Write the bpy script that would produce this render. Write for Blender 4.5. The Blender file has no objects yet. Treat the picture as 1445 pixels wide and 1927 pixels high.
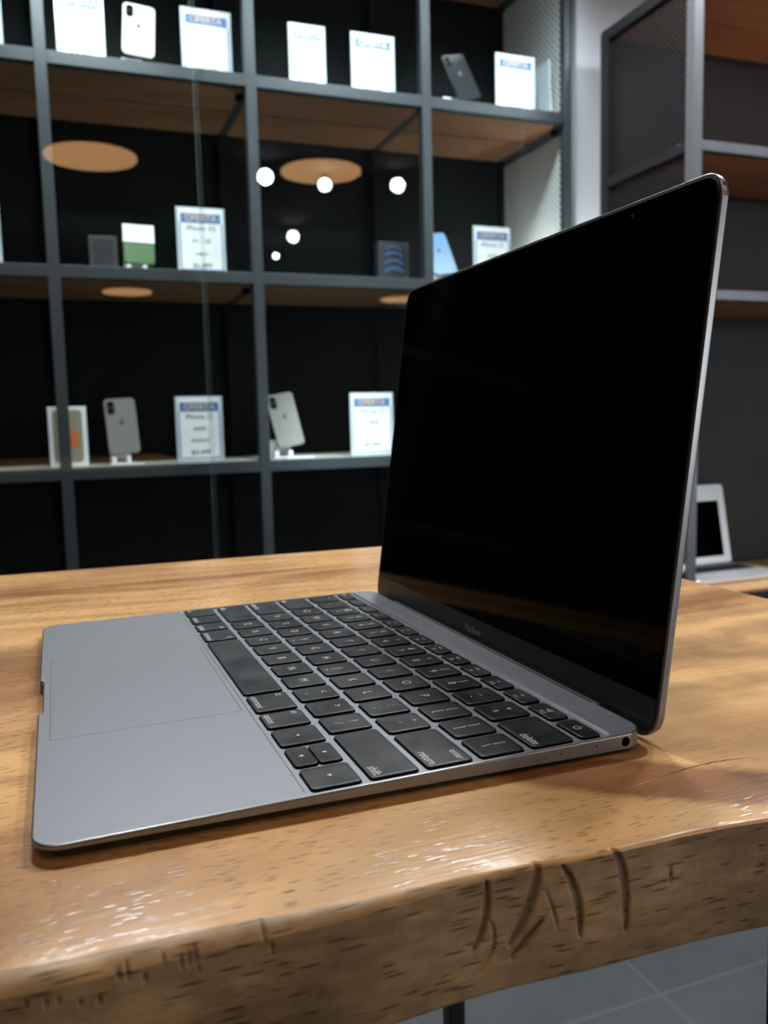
import bpy, bmesh, math, random
from mathutils import Vector, Matrix, noise
random.seed(7)
S = bpy.context.scene
COL = S.collection

# ------------------------------------------------------------------ camera
cam_d = bpy.data.cameras.new('camera'); cam = bpy.data.objects.new('camera', cam_d); COL.objects.link(cam)
RW = [[0.3592763938144743, 0.9329102845852573, -0.02447189740745944],
      [0.09042326245120846, -0.06089865543568358, -0.9940397312853273],
      [-0.9288401942505216, 0.35492218116254765, -0.10623624081956672]]
M = Matrix.Identity(4)
for i in range(3):
    M[i][0] = RW[0][i]; M[i][1] = -RW[1][i]; M[i][2] = -RW[2][i]
M[0][3], M[1][3], M[2][3] = 0.5183562991, 0.0129417367, 0.8672029939
cam.matrix_world = M
cam_d.sensor_fit = 'VERTICAL'; cam_d.sensor_height = 36.0; cam_d.sensor_width = 27.0
cam_d.lens = 1604.87 / 1927 * 36.0
cam_d.clip_start = 0.01; cam_d.clip_end = 60
cam_d.dof.use_dof = True; cam_d.dof.focus_distance = 0.335; cam_d.dof.aperture_fstop = cam_d.lens / 1.9
S.camera = cam

# ------------------------------------------------------------------ world, exposure
w = bpy.data.worlds.new('world'); S.world = w; w.use_nodes = True
w.node_tree.nodes['Background'].inputs[0].default_value = (0.6, 0.7, 0.85, 1)
w.node_tree.nodes['Background'].inputs[1].default_value = 0.02
S.view_settings.view_transform = 'Standard'; S.view_settings.look = 'None'
S.view_settings.gamma = 1; S.view_settings.exposure = 0.0; S.view_settings.use_curve_mapping = False

# lamp strengths (the lamps themselves are built further down)
DOWN_W = 150.0          # ceiling downlights in front of the shelves, watts
DISC_E = 5.2           # warm round ceiling lamps, emission
DISC_FILL_E = 7.0        # warm round fill lamp, added unseen above the table
LED_TOP = 40.0          # LED strip in the top row of the shelf unit
WALL_FILL_E = 8.5         # glowing fill panel added on the right-hand wall, far from the table
PANEL_E = 3.0          # cool fill panel added to the ceiling, unseen
CEIL = 2.4

# ------------------------------------------------------------------ materials
def srgb(c):
    return tuple((v / 12.92 if v <= 0.04045 else ((v + 0.055) / 1.055) ** 2.4) for v in [x / 255 for x in c])
def mat(name, col, rough=0.5, metal=0.0, spec=0.5, noise_amt=0.0, nscale=40, emit=None, es=0, coat=0.0, bump=0.0, bscale=200):
    m = bpy.data.materials.new(name); m.use_nodes = True
    nt = m.node_tree; b = nt.nodes['Principled BSDF']
    c = tuple(col) + (1,)
    b.inputs['Base Color'].default_value = c
    b.inputs['Roughness'].default_value = rough; b.inputs['Metallic'].default_value = metal
    b.inputs['Specular IOR Level'].default_value = spec
    b.inputs['Coat Weight'].default_value = coat
    tc = nt.nodes.new('ShaderNodeTexCoord')
    n = nt.nodes.new('ShaderNodeTexNoise'); n.inputs['Scale'].default_value = nscale; n.inputs['Detail'].default_value = 4
    nt.links.new(tc.outputs['Object'], n.inputs['Vector'])
    mp = nt.nodes.new('ShaderNodeMapRange'); a = noise_amt if noise_amt else 0.03
    mp.inputs['To Min'].default_value = 1 - a; mp.inputs['To Max'].default_value = 1 + a
    nt.links.new(n.outputs['Fac'], mp.inputs['Value'])
    mx = nt.nodes.new('ShaderNodeVectorMath'); mx.operation = 'SCALE'; mx.inputs[0].default_value = c[:3]
    nt.links.new(mp.outputs['Result'], mx.inputs['Scale']); nt.links.new(mx.outputs['Vector'], b.inputs['Base Color'])
    if bump:
        n2 = nt.nodes.new('ShaderNodeTexNoise'); n2.inputs['Scale'].default_value = bscale; n2.inputs['Detail'].default_value = 3
        nt.links.new(tc.outputs['Object'], n2.inputs['Vector'])
        bp = nt.nodes.new('ShaderNodeBump'); bp.inputs['Strength'].default_value = bump; bp.inputs['Distance'].default_value = 0.001
        nt.links.new(n2.outputs['Fac'], bp.inputs['Height']); nt.links.new(bp.outputs['Normal'], b.inputs['Normal'])
    if emit:
        b.inputs['Emission Color'].default_value = tuple(emit) + (1,); b.inputs['Emission Strength'].default_value = es
    return m

def N(nt, t, **kw):
    n = nt.nodes.new(t)
    for k, v in kw.items():
        if k.startswith('_'): setattr(n, k[1:], v)
        else: n.inputs[k.replace('__', ' ')].default_value = v
    return n

ALU = mat('space_grey_aluminium', (0.150, 0.153, 0.165), 0.46, 0.85, nscale=2500, noise_amt=0.10, bump=0.12, bscale=4000)
ALU_EDGE = mat('space_grey_edge', (0.23, 0.225, 0.225), 0.30, 0.7, nscale=2500, noise_amt=0.05)
ALU_DARK = mat('dark_underside', (0.03, 0.03, 0.032), 0.5)
POCKET = mat('key_gap_black', (0.002, 0.002, 0.0025), 0.9, spec=0.05)
WELL = mat('keyboard_well_grey', (0.15, 0.153, 0.163), 0.45, 0.5)
GLASSBLK = mat('display_glass', (0.0010, 0.0010, 0.0010), 0.06, spec=0.05)
CHIN = mat('chin_black', (0.014, 0.019, 0.022), 0.35, spec=0.3)
GASKET = mat('gasket_rubber', (0.006, 0.006, 0.006), 0.6)
LEG_W = mat('legend_print', (0.50, 0.52, 0.53), 0.5)
LEG_D = mat('chin_print', (0.22, 0.23, 0.24), 0.5)
BLACK = mat('matt_black', (0.0015, 0.0015, 0.0015), 0.9, spec=0.02)
FRAME = mat('dark_grey_steel', (0.045, 0.052, 0.060), 0.45, 0.2, nscale=30, noise_amt=0.1)
FRAME_LIT = mat('lit_grey_steel', (0.13, 0.135, 0.145), 0.35, 0.4, nscale=30, noise_amt=0.1)  # same steel as the shelf frame, lightened to look more strongly lit
BACK = mat('black_panel', (0.006, 0.0072, 0.008), 0.7, spec=0.15, nscale=6, noise_amt=0.4)
BACK2 = mat('charcoal_panel', (0.034, 0.037, 0.039), 0.6, nscale=3, noise_amt=0.3)
GWALL = mat('grey_paint', (0.28, 0.29, 0.315), 0.7, nscale=3, noise_amt=0.04)
DWALL = mat('dark_wall_paint', (0.02, 0.022, 0.025), 0.85)
CEILM = mat('black_ceiling_paint', (0.012, 0.013, 0.015), 0.9)
PAPER = mat('white_paper', (0.80, 0.81, 0.82), 0.6)
ACRYL = mat('frosted_acrylic', (0.52, 0.58, 0.64), 0.15)
BLUE = mat('blue_print', (0.07, 0.17, 0.42), 0.5)
YEL = mat('yellow_print', (0.85, 0.55, 0.10), 0.5)
INK = mat('dark_ink', (0.05, 0.06, 0.07), 0.5)
WHITEP = mat('white_plastic', (0.75, 0.76, 0.76), 0.35)
SILVER = mat('silver_aluminium', (0.66, 0.67, 0.68), 0.35, 0.5)
PH_GREY = mat('grey_phone_back', (0.20, 0.195, 0.19), 0.25)
PH_DARK = mat('graphite_phone_back', (0.022, 0.024, 0.027), 0.2)
PH_BLUE = mat('blue_phone_back', (0.085, 0.20, 0.39), 0.25)
PH_WHITE = mat('white_phone_back', (0.78, 0.78, 0.77), 0.25)
PH_GREEN = mat('green_phone_back', (0.06, 0.14, 0.045), 0.3)
CAB_SHADED = mat('shaded_cabinet_steel', (0.010, 0.011, 0.012), 0.6, spec=0.15)  # cabinet steel darkened where its sides lie in shade
LEGM = mat('black_steel', (0.012, 0.013, 0.015), 0.4)

def key_material():
    m = bpy.data.materials.new('keycap_black'); m.use_nodes = True; nt = m.node_tree; b = nt.nodes['Principled BSDF']
    geo = N(nt, 'ShaderNodeNewGeometry'); n = N(nt, 'ShaderNodeTexNoise', Scale=55.0, Detail=3.0)
    nt.links.new(geo.outputs['Position'], n.inputs['Vector'])
    mr = N(nt, 'ShaderNodeMapRange'); mr.inputs['From Min'].default_value = 0.35; mr.inputs['From Max'].default_value = 0.7
    mr.inputs['To Min'].default_value = 0.42; mr.inputs['To Max'].default_value = 0.30
    nt.links.new(n.outputs['Fac'], mr.inputs['Value']); nt.links.new(mr.outputs['Result'], b.inputs['Roughness'])
    b.inputs['Base Color'].default_value = (0.007, 0.008, 0.0092, 1); b.inputs['Specular IOR Level'].default_value = 0.28
    n2 = N(nt, 'ShaderNodeTexNoise', Scale=5000.0); nt.links.new(geo.outputs['Position'], n2.inputs['Vector'])
    bp = N(nt, 'ShaderNodeBump', Strength=0.1, Distance=0.0004); nt.links.new(n2.outputs['Fac'], bp.inputs['Height'])
    nt.links.new(bp.outputs['Normal'], b.inputs['Normal'])
    return m
KEYM = key_material()

def wood(name, light, dark, red, scale=1.0, pores=True, rough=0.25, grime=False, axis='Y', stain=None, rings=False):
    """grain runs along Y; pores are short dashes along the grain"""
    m = bpy.data.materials.new(name); m.use_nodes = True; nt = m.node_tree; b = nt.nodes['Principled BSDF']; L = nt.links.new
    geo = N(nt, 'ShaderNodeNewGeometry')
    mp = N(nt, 'ShaderNodeMapping'); mp.inputs['Scale'].default_value = (9 * scale, 1.9 * scale, 9 * scale)
    L(geo.outputs['Position'], mp.inputs['Vector'])
    # slow warp gives the swirling figure
    wn = N(nt, 'ShaderNodeTexNoise', Scale=0.55, Detail=2.0); L(mp.outputs['Vector'], wn.inputs['Vector'])
    wa = N(nt, 'ShaderNodeVectorMath', _operation='SCALE'); wa.inputs['Scale'].default_value = 3.2
    L(wn.outputs['Color'], wa.inputs[0])
    ad = N(nt, 'ShaderNodeVectorMath', _operation='ADD'); L(mp.outputs['Vector'], ad.inputs[0]); L(wa.outputs['Vector'], ad.inputs[1])
    f1 = N(nt, 'ShaderNodeTexNoise', Scale=1.3, Detail=7.0, Roughness=0.62); L(ad.outputs['Vector'], f1.inputs['Vector'])
    cr = N(nt, 'ShaderNodeValToRGB'); e = cr.color_ramp
    e.elements[0].position = 0.39; e.elements[0].color = dark + (1,)
    e.elements[1].position = 0.56; e.elements[1].color = light + (1,)
    k = e.elements.new(0.47); k.color = tuple(0.45 * a + 0.55 * c for a, c in zip(dark, light)) + (1,)
    L(f1.outputs['Fac'], cr.inputs['Fac'])
    # red-brown heartwood patches
    f2 = N(nt, 'ShaderNodeTexNoise', Scale=0.5, Detail=4.0); L(ad.outputs['Vector'], f2.inputs['Vector'])
    r2 = N(nt, 'ShaderNodeMapRange'); r2.inputs['From Min'].default_value = 0.53; r2.inputs['From Max'].default_value = 0.68
    r2.inputs['To Max'].default_value = 0.65
    L(f2.outputs['Fac'], r2.inputs['Value'])
    mx = N(nt, 'ShaderNodeMix', _data_type='RGBA'); L(r2.outputs['Result'], mx.inputs[0]); L(cr.outputs['Color'], mx.inputs[6])
    mx.inputs[7].default_value = red + (1,)
    out = mx.outputs[2]
    if rings:
        rm = N(nt, 'ShaderNodeMath', _operation='MULTIPLY'); rm.inputs[1].default_value = 95.0; L(f2.outputs['Fac'], rm.inputs[0])
        rs = N(nt, 'ShaderNodeMath', _operation='SINE'); L(rm.outputs['Value'], rs.inputs[0])
        rg = N(nt, 'ShaderNodeMapRange'); rg.inputs['From Min'].default_value = -1.0; rg.inputs['To Min'].default_value = 0.80; rg.inputs['To Max'].default_value = 1.10
        L(rs.outputs['Value'], rg.inputs['Value'])
        # the round figure of a knot near the far right corner
        k0 = N(nt, 'ShaderNodeVectorMath', _operation='SUBTRACT'); k0.inputs[1].default_value = (0.192, 0.372, 0.75); L(geo.outputs['Position'], k0.inputs[0])
        k1 = N(nt, 'ShaderNodeVectorMath', _operation='MULTIPLY'); k1.inputs[1].default_value = (1.0, 0.42, 0.0); L(k0.outputs['Vector'], k1.inputs[0])
        kn = N(nt, 'ShaderNodeTexNoise', Scale=14.0, Detail=3.0); L(geo.outputs['Position'], kn.inputs['Vector'])
        kl = N(nt, 'ShaderNodeVectorMath', _operation='LENGTH'); L(k1.outputs['Vector'], kl.inputs[0])
        k2 = N(nt, 'ShaderNodeMath', _operation='MULTIPLY_ADD'); k2.inputs[1].default_value = 0.10; L(kn.outputs['Fac'], k2.inputs[0]); L(kl.outputs['Value'], k2.inputs[2])
        k3 = N(nt, 'ShaderNodeMath', _operation='MULTIPLY'); k3.inputs[1].default_value = 150.0; L(k2.outputs['Value'], k3.inputs[0])
        k4 = N(nt, 'ShaderNodeMath', _operation='SINE'); L(k3.outputs['Value'], k4.inputs[0])
        k5 = N(nt, 'ShaderNodeMapRange'); k5.inputs['From Min'].default_value = -1.0; k5.inputs['To Min'].default_value = 0.66; k5.inputs['To Max'].default_value = 1.08
        L(k4.outputs['Value'], k5.inputs['Value'])
        k6 = N(nt, 'ShaderNodeMapRange'); k6.inputs['From Min'].default_value = 0.19; k6.inputs['From Max'].default_value = 0.05; L(kl.outputs['Value'], k6.inputs['Value'])
        k7 = N(nt, 'ShaderNodeMix', _data_type='FLOAT'); L(k6.outputs['Result'], k7.inputs[0]); L(rg.outputs['Result'], k7.inputs[2]); L(k5.outputs['Result'], k7.inputs[3])
        rg = k7
        r5 = N(nt, 'ShaderNodeVectorMath', _operation='SCALE'); L(out, r5.inputs[0]); L(k7.outputs[0], r5.inputs['Scale']); out = r5.outputs['Vector']
    # fine fibres
    fm = N(nt, 'ShaderNodeMapping'); fm.inputs['Scale'].default_value = (700, 30, 700); L(geo.outputs['Position'], fm.inputs['Vector'])
    fn = N(nt, 'ShaderNodeTexNoise', Scale=1.0, Detail=3.0); L(fm.outputs['Vector'], fn.inputs['Vector'])
    fr = N(nt, 'ShaderNodeMapRange'); fr.inputs['To Min'].default_value = 0.76; fr.inputs['To Max'].default_value = 1.20
    L(fn.outputs['Fac'], fr.inputs['Value'])
    sc = N(nt, 'ShaderNodeVectorMath', _operation='SCALE'); L(out, sc.inputs[0]); L(fr.outputs['Result'], sc.inputs['Scale']); out = sc.outputs['Vector']
    height = fn.outputs['Fac']
    if stain:
        # one dark heartwood wedge with a shape of its own: distance to a slanting line on the top
        (sx, sy, ang, ln, wd, colr) = stain
        m2 = N(nt, 'ShaderNodeMapping', _vector_type='POINT')
        m2.inputs['Location'].default_value = (0, 0, 0)
        sb = N(nt, 'ShaderNodeVectorMath', _operation='SUBTRACT'); L(geo.outputs['Position'], sb.inputs[0]); sb.inputs[1].default_value = (sx, sy, 0.75)
        rt = N(nt, 'ShaderNodeVectorRotate', _rotation_type='Z_AXIS'); rt.inputs['Angle'].default_value = -ang; L(sb.outputs['Vector'], rt.inputs['Vector'])
        wv = N(nt, 'ShaderNodeTexNoise', Scale=22.0, Detail=5.0); L(geo.outputs['Position'], wv.inputs['Vector'])
        wv2 = N(nt, 'ShaderNodeVectorMath', _operation='SCALE'); wv2.inputs['Scale'].default_value = 0.014
        wv0 = N(nt, 'ShaderNodeVectorMath', _operation='SUBTRACT'); wv0.inputs[1].default_value = (0.5, 0.5, 0.5)
        L(wv.outputs['Color'], wv0.inputs[0]); L(wv0.outputs['Vector'], wv2.inputs[0])
        a2 = N(nt, 'ShaderNodeVectorMath', _operation='ADD'); L(rt.outputs['Vector'], a2.inputs[0]); L(wv2.outputs['Vector'], a2.inputs[1])
        sv = N(nt, 'ShaderNodeVectorMath', _operation='MULTIPLY'); sv.inputs[1].default_value = (1 / ln, 1 / wd, 0); L(a2.outputs['Vector'], sv.inputs[0])
        ln_ = N(nt, 'ShaderNodeVectorMath', _operation='LENGTH'); L(sv.outputs['Vector'], ln_.inputs[0])
        rr_ = N(nt, 'ShaderNodeMapRange'); rr_.inputs['From Min'].default_value = 1.05; rr_.inputs['From Max'].default_value = 0.75
        rr_.inputs['To Max'].default_value = 0.85
        L(ln_.outputs['Value'], rr_.inputs['Value'])
        mu = N(nt, 'ShaderNodeVectorMath', _operation='MULTIPLY'); L(out, mu.inputs[0]); mu.inputs[1].default_value = colr
        mx2 = N(nt, 'ShaderNodeMix', _data_type='RGBA'); L(rr_.outputs['Result'], mx2.inputs[0]); L(out, mx2.inputs[6]); L(mu.outputs['Vector'], mx2.inputs[7])
        out = mx2.outputs[2]
    if pores:
        pm = N(nt, 'ShaderNodeMapping'); pm.inputs['Scale'].default_value = (1500, 230, 1500) if not grime else (1500, 120, 1250)
        pm.inputs['Rotation'].default_value = (0, 0, 0.09)
        L(geo.outputs['Position'], pm.inputs['Vector'])
        vo = N(nt, 'ShaderNodeTexVoronoi', Scale=0.62, Randomness=1.0); L(pm.outputs['Vector'], vo.inputs['Vector'])
        pr = N(nt, 'ShaderNodeMapRange'); pr.inputs['From Min'].default_value = 0.20; pr.inputs['From Max'].default_value = 0.34
        pr.inputs['To Min'].default_value = 1.0; pr.inputs['To Max'].default_value = 0.0
        L(vo.outputs['Distance'], pr.inputs['Value'])
        # only some cells carry a pore
        sx_ = N(nt, 'ShaderNodeSeparateColor'); L(vo.outputs['Color'], sx_.inputs['Color'])
        gt = N(nt, 'ShaderNodeMath', _operation='GREATER_THAN'); gt.inputs[1].default_value = 0.28 if not grime else 0.30
        L(sx_.outputs[0], gt.inputs[0])
        pp = N(nt, 'ShaderNodeMath', _operation='MULTIPLY'); L(pr.outputs['Result'], pp.inputs[0]); L(gt.outputs['Value'], pp.inputs[1])
        if rings:   # the dense knot wood has hardly any open pores
            km = N(nt, 'ShaderNodeMapRange'); km.inputs['From Min'].default_value = 0.09; km.inputs['From Max'].default_value = 0.17; L(kl.outputs['Value'], km.inputs['Value'])
            pk = N(nt, 'ShaderNodeMath', _operation='MULTIPLY'); L(pp.outputs['Value'], pk.inputs[0]); L(km.outputs['Result'], pk.inputs[1]); pp = pk
        ps = N(nt, 'ShaderNodeMath', _operation='MULTIPLY'); ps.inputs[1].default_value = 0.80; L(pp.outputs['Value'], ps.inputs[0])
        mp_ = N(nt, 'ShaderNodeMix', _data_type='RGBA'); L(ps.outputs['Value'], mp_.inputs[0]); L(out, mp_.inputs[6])
        mp_.inputs[7].default_value = tuple(c * 0.28 for c in dark) + (1,)
        out = mp_.outputs[2]
        hm = N(nt, 'ShaderNodeMath', _operation='MULTIPLY_ADD'); hm.inputs[1].default_value = -0.35; L(pp.outputs['Value'], hm.inputs[0]); L(fn.outputs['Fac'], hm.inputs[2])
        height = hm.outputs['Value']
    if grime:
        # handled, dirty areas of the worn side
        dn = N(nt, 'ShaderNodeTexNoise', Scale=26.0, Detail=6.0, Roughness=0.7); L(geo.outputs['Position'], dn.inputs['Vector'])
        dr = N(nt, 'ShaderNodeMapRange'); dr.inputs['From Min'].default_value = 0.38; dr.inputs['From Max'].default_value = 0.68; dr.inputs['To Min'].default_value = 1.18; dr.inputs['To Max'].default_value = 0.50
        L(dn.outputs['Fac'], dr.inputs['Value'])
        ds = N(nt, 'ShaderNodeVectorMath', _operation='SCALE'); L(out, ds.inputs[0]); L(dr.outputs['Result'], ds.inputs['Scale']); out = ds.outputs['Vector']
        at = N(nt, 'ShaderNodeAttribute', _attribute_name='gouge')
        mg = N(nt, 'ShaderNodeMix', _data_type='RGBA'); gm = N(nt, 'ShaderNodeMath', _operation='MULTIPLY'); gm.inputs[1].default_value = 0.62
        L(at.outputs['Fac'], gm.inputs[0]); L(gm.outputs['Value'], mg.inputs[0]); L(out, mg.inputs[6]); mg.inputs[7].default_value = (0.035, 0.020, 0.008, 1)
        out = mg.outputs[2]
    L(out, b.inputs['Base Color'])
    b.inputs['Roughness'].default_value = rough; b.inputs['Specular IOR Level'].default_value = 0.5
    bp = N(nt, 'ShaderNodeBump', Strength=0.36, Distance=0.0002); L(height, bp.inputs['Height'])
    n3 = N(nt, 'ShaderNodeTexNoise', Scale=260.0, Detail=2.0); L(geo.outputs['Position'], n3.inputs['Vector'])
    bp2 = N(nt, 'ShaderNodeBump', Strength=0.10, Distance=0.0006); L(n3.outputs['Fac'], bp2.inputs['Height'])
    L(bp.outputs['Normal'], bp2.inputs['Normal']); L(bp2.outputs['Normal'], b.inputs['Normal'])
    return m
TABLE_TOP = wood('varnished_slab_wood', (0.60, 0.345, 0.140), (0.31, 0.145, 0.055), (0.28, 0.120, 0.056), rough=0.24, rings=True,
                 stain=(0.303, 0.190, 1.02, 0.070, 0.0150, (0.36, 0.23, 0.19)))
TABLE_EDGE = wood('worn_slab_edge_wood', (0.40, 0.255, 0.120), (0.20, 0.115, 0.052), (0.24, 0.14, 0.065), rough=0.50, scale=2.2, grime=True)
SHELFW = wood('shelf_wood', (0.33, 0.165, 0.080), (0.20, 0.095, 0.048), (0.16, 0.07, 0.038), scale=0.4, pores=False, rough=0.45)
LIT_TOP = mat('lit_board_top_tone', (0.40, 0.38, 0.34), 0.5)  # pale tone stands for light falling on the wooden board tops
COUNTERW = wood('counter_wood', (0.60, 0.34, 0.15), (0.40, 0.20, 0.08), (0.40, 0.19, 0.09), scale=0.5, pores=False, rough=0.35)

def mesh_panel(name, base, hole, pitch=0.0095, open_=False, rad=0.26):
    m = bpy.data.materials.new(name); m.use_nodes = True; nt = m.node_tree; b = nt.nodes['Principled BSDF']; L = nt.links.new
    geo = N(nt, 'ShaderNodeNewGeometry')
    mp = N(nt, 'ShaderNodeMapping'); mp.inputs['Scale'].default_value = (1 / pitch,) * 3; mp.inputs['Rotation'].default_value = (0, 0.785, 0)
    L(geo.outputs['Position'], mp.inputs['Vector'])
    fr = N(nt, 'ShaderNodeVectorMath', _operation='FRACTION'); L(mp.outputs['Vector'], fr.inputs[0])
    sb = N(nt, 'ShaderNodeVectorMath', _operation='SUBTRACT'); sb.inputs[1].default_value = (0.5, 0.5, 0.5); L(fr.outputs['Vector'], sb.inputs[0])
    ml = N(nt, 'ShaderNodeVectorMath', _operation='MULTIPLY'); ml.inputs[1].default_value = (1, 0, 1); L(sb.outputs['Vector'], ml.inputs[0])
    le = N(nt, 'ShaderNodeVectorMath', _operation='LENGTH'); L(ml.outputs['Vector'], le.inputs[0])
    lt = N(nt, 'ShaderNodeMath', _operation='LESS_THAN'); lt.inputs[1].default_value = rad; L(le.outputs['Value'], lt.inputs[0])
    mx = N(nt, 'ShaderNodeMix', _data_type='RGBA'); L(lt.outputs['Value'], mx.inputs[0])
    mx.inputs[6].default_value = base + (1,); mx.inputs[7].default_value = hole + (1,)
    L(mx.outputs[2], b.inputs['Base Color']); b.inputs['Roughness'].default_value = 0.5
    if open_:
        b.inputs['Specular IOR Level'].default_value = 0.1
        iv = N(nt, 'ShaderNodeMath', _operation='SUBTRACT'); iv.inputs[0].default_value = 1.0; L(lt.outputs['Value'], iv.inputs[1]); L(iv.outputs['Value'], b.inputs['Alpha'])
    return m
PERF_L = mesh_panel('perforated_light_grey', (0.58, 0.60, 0.60), (0.05, 0.05, 0.055), pitch=0.013, rad=0.30)
PERF_D = mesh_panel('perforated_dark_grey', (0.012, 0.013, 0.014), (0.006, 0.006, 0.006), open_=True, rad=0.42)

def floor_mat():
    m = bpy.data.materials.new('grey_floor_tile'); m.use_nodes = True; nt = m.node_tree; b = nt.nodes['Principled BSDF']; L = nt.links.new
    geo = N(nt, 'ShaderNodeNewGeometry')
    mp = N(nt, 'ShaderNodeMapping'); mp.inputs['Location'].default_value = (0.46 / 0.6, -0.81 / 0.6, 0); mp.inputs['Scale'].default_value = (1 / 0.6, 1 / 0.6, 1)
    L(geo.outputs['Position'], mp.inputs['Vector'])
    fr = N(nt, 'ShaderNodeVectorMath', _operation='FRACTION'); L(mp.outputs['Vector'], fr.inputs[0])
    sp = N(nt, 'ShaderNodeSeparateXYZ'); L(fr.outputs['Vector'], sp.inputs[0])
    mi = N(nt, 'ShaderNodeMath', _operation='MINIMUM'); L(sp.outputs[0], mi.inputs[0]); L(sp.outputs[1], mi.inputs[1])
    lt = N(nt, 'ShaderNodeMath', _operation='LESS_THAN'); lt.inputs[1].default_value = 0.008; L(mi.outputs['Value'], lt.inputs[0])
    n = N(nt, 'ShaderNodeTexNoise', Scale=5.0, Detail=6.0); L(geo.outputs['Position'], n.inputs['Vector'])
    cr = N(nt, 'ShaderNodeValToRGB'); cr.color_ramp.elements[0].position = .3; cr.color_ramp.elements[0].color = (0.022, 0.024, 0.026, 1)
    cr.color_ramp.elements[1].position = .7; cr.color_ramp.elements[1].color = (0.046, 0.050, 0.052, 1); L(n.outputs['Fac'], cr.inputs['Fac'])
    mx = N(nt, 'ShaderNodeMix', _data_type='RGBA'); L(lt.outputs['Value'], mx.inputs[0]); L(cr.outputs['Color'], mx.inputs[6]); mx.inputs[7].default_value = (0.052, 0.056, 0.058, 1)
    L(mx.outputs[2], b.inputs['Base Color']); b.inputs['Roughness'].default_value = 0.45
    return m
FLOORM = floor_mat()

def clear_glass():
    m = bpy.data.materials.new('clear_glass'); m.use_nodes = True; nt = m.node_tree; L = nt.links.new
    for n in list(nt.nodes):
        if n.type != 'OUTPUT_MATERIAL': nt.nodes.remove(n)
    out = [n for n in nt.nodes][0]
    fr = N(nt, 'ShaderNodeFresnel', IOR=1.5); tr = N(nt, 'ShaderNodeBsdfTransparent'); tr.inputs[0].default_value = (0.95, 0.985, 0.98, 1)
    gl = N(nt, 'ShaderNodeBsdfGlossy', Roughness=0.0); mx = N(nt, 'ShaderNodeMixShader')
    # thin sheet: same reflectance on both faces, whichever way they point
    L(fr.outputs[0], mx.inputs[0]); L(tr.outputs[0], mx.inputs[1]); L(gl.outputs[0], mx.inputs[2]); L(mx.outputs[0], out.inputs[0])
    g = N(nt, 'ShaderNodeNewGeometry'); 
    lw = N(nt, 'ShaderNodeLayerWeight', Blend=0.5)
    pw = N(nt, 'ShaderNodeMath', _operation='POWER'); pw.inputs[1].default_value = 4.0; L(lw.outputs['Facing'], pw.inputs[0])
    ma = N(nt, 'ShaderNodeMath', _operation='MULTIPLY_ADD'); ma.inputs[1].default_value = 0.9; ma.inputs[2].default_value = 0.042; L(pw.outputs[0], ma.inputs[0])
    L(ma.outputs[0], mx.inputs[0])
    nt.nodes.remove(fr)
    return m
GLASS = clear_glass()
GLASS_EDGE = mat('green_glass_edge', (0.12, 0.17, 0.165), 0.2)
def emis(name, col, s):
    m = bpy.data.materials.new(name); m.use_nodes = True; b = m.node_tree.nodes['Principled BSDF']
    b.inputs['Base Color'].default_value = (0.8, 0.8, 0.8, 1); b.inputs['Emission Color'].default_value = col + (1,); b.inputs['Emission Strength'].default_value = s
    return m
DISC = emis('warm_lamp_shade', (1.0, 0.50, 0.205), DISC_E)
DISC_FILL = emis('warm_fill_disc', (1.0, 0.60, 0.32), DISC_FILL_E)  # extra disc added as warm fill
BULB = emis('white_lamp_lens', (0.92, 0.97, 1.0), 60.0)
STRIPE = emis('led_strip_lens', (0.92, 0.97, 1.0), LED_TOP)

# ------------------------------------------------------------------ mesh helpers
def obj(name, bm, m, parent=None, smooth=False, loc=None, rot=None):
    me = bpy.data.meshes.new(name)
    bmesh.ops.recalc_face_normals(bm, faces=bm.faces)
    bm.to_mesh(me); bm.free()
    for mm in (m if isinstance(m, (list, tuple)) else [m]): me.materials.append(mm)
    if smooth:
        for p in me.polygons: p.use_smooth = True
    o = bpy.data.objects.new(name, me); COL.objects.link(o)
    if parent: o.parent = parent
    if loc: o.location = loc
    if rot: o.rotation_euler = rot
    return o
def thing(name, label, cat, loc=(0, 0, 0), rot=(0, 0, 0), group=None):
    o = bpy.data.objects.new(name, None); COL.objects.link(o); o.location = loc; o.rotation_euler = rot
    o.empty_display_size = 0.02
    o['label'] = label; o['category'] = cat
    if group: o['group'] = group
    return o
def tag(o, label, cat, group=None):
    o['label'] = label; o['category'] = cat
    if group: o['group'] = group
    return o
def struct(o): o['kind'] = 'structure'; return o
def box(bm, x0, y0, z0, x1, y1, z1, bev=0.0, mi=0):
    v = [bm.verts.new(p) for p in ((x0, y0, z0), (x1, y0, z0), (x1, y1, z0), (x0, y1, z0), (x0, y0, z1), (x1, y0, z1), (x1, y1, z1), (x0, y1, z1))]
    fs = [bm.faces.new([v[i] for i in q]) for q in ((0, 3, 2, 1), (4, 5, 6, 7), (0, 1, 5, 4), (1, 2, 6, 5), (2, 3, 7, 6), (3, 0, 4, 7))]
    for f in fs: f.material_index = mi
    if bev:
        es = set(e for f in fs for e in f.edges)
        bmesh.ops.bevel(bm, geom=list(es), offset=bev, segments=2, affect='EDGES', profile=0.5)
def bx(x0, y0, z0, x1, y1, z1, bev=0.0):
    bm = bmesh.new(); box(bm, x0, y0, z0, x1, y1, z1, bev); return bm
def rrect(x0, y0, x1, y1, r, n=6):
    pts = []
    for cx, cy, a0 in ((x1 - r, y0 + r, -90), (x1 - r, y1 - r, 0), (x0 + r, y1 - r, 90), (x0 + r, y0 + r, 180)):
        for k in range(n + 1):
            a = math.radians(a0 + 90 * k / n); pts.append((cx + r * math.cos(a), cy + r * math.sin(a)))
    return pts
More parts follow.
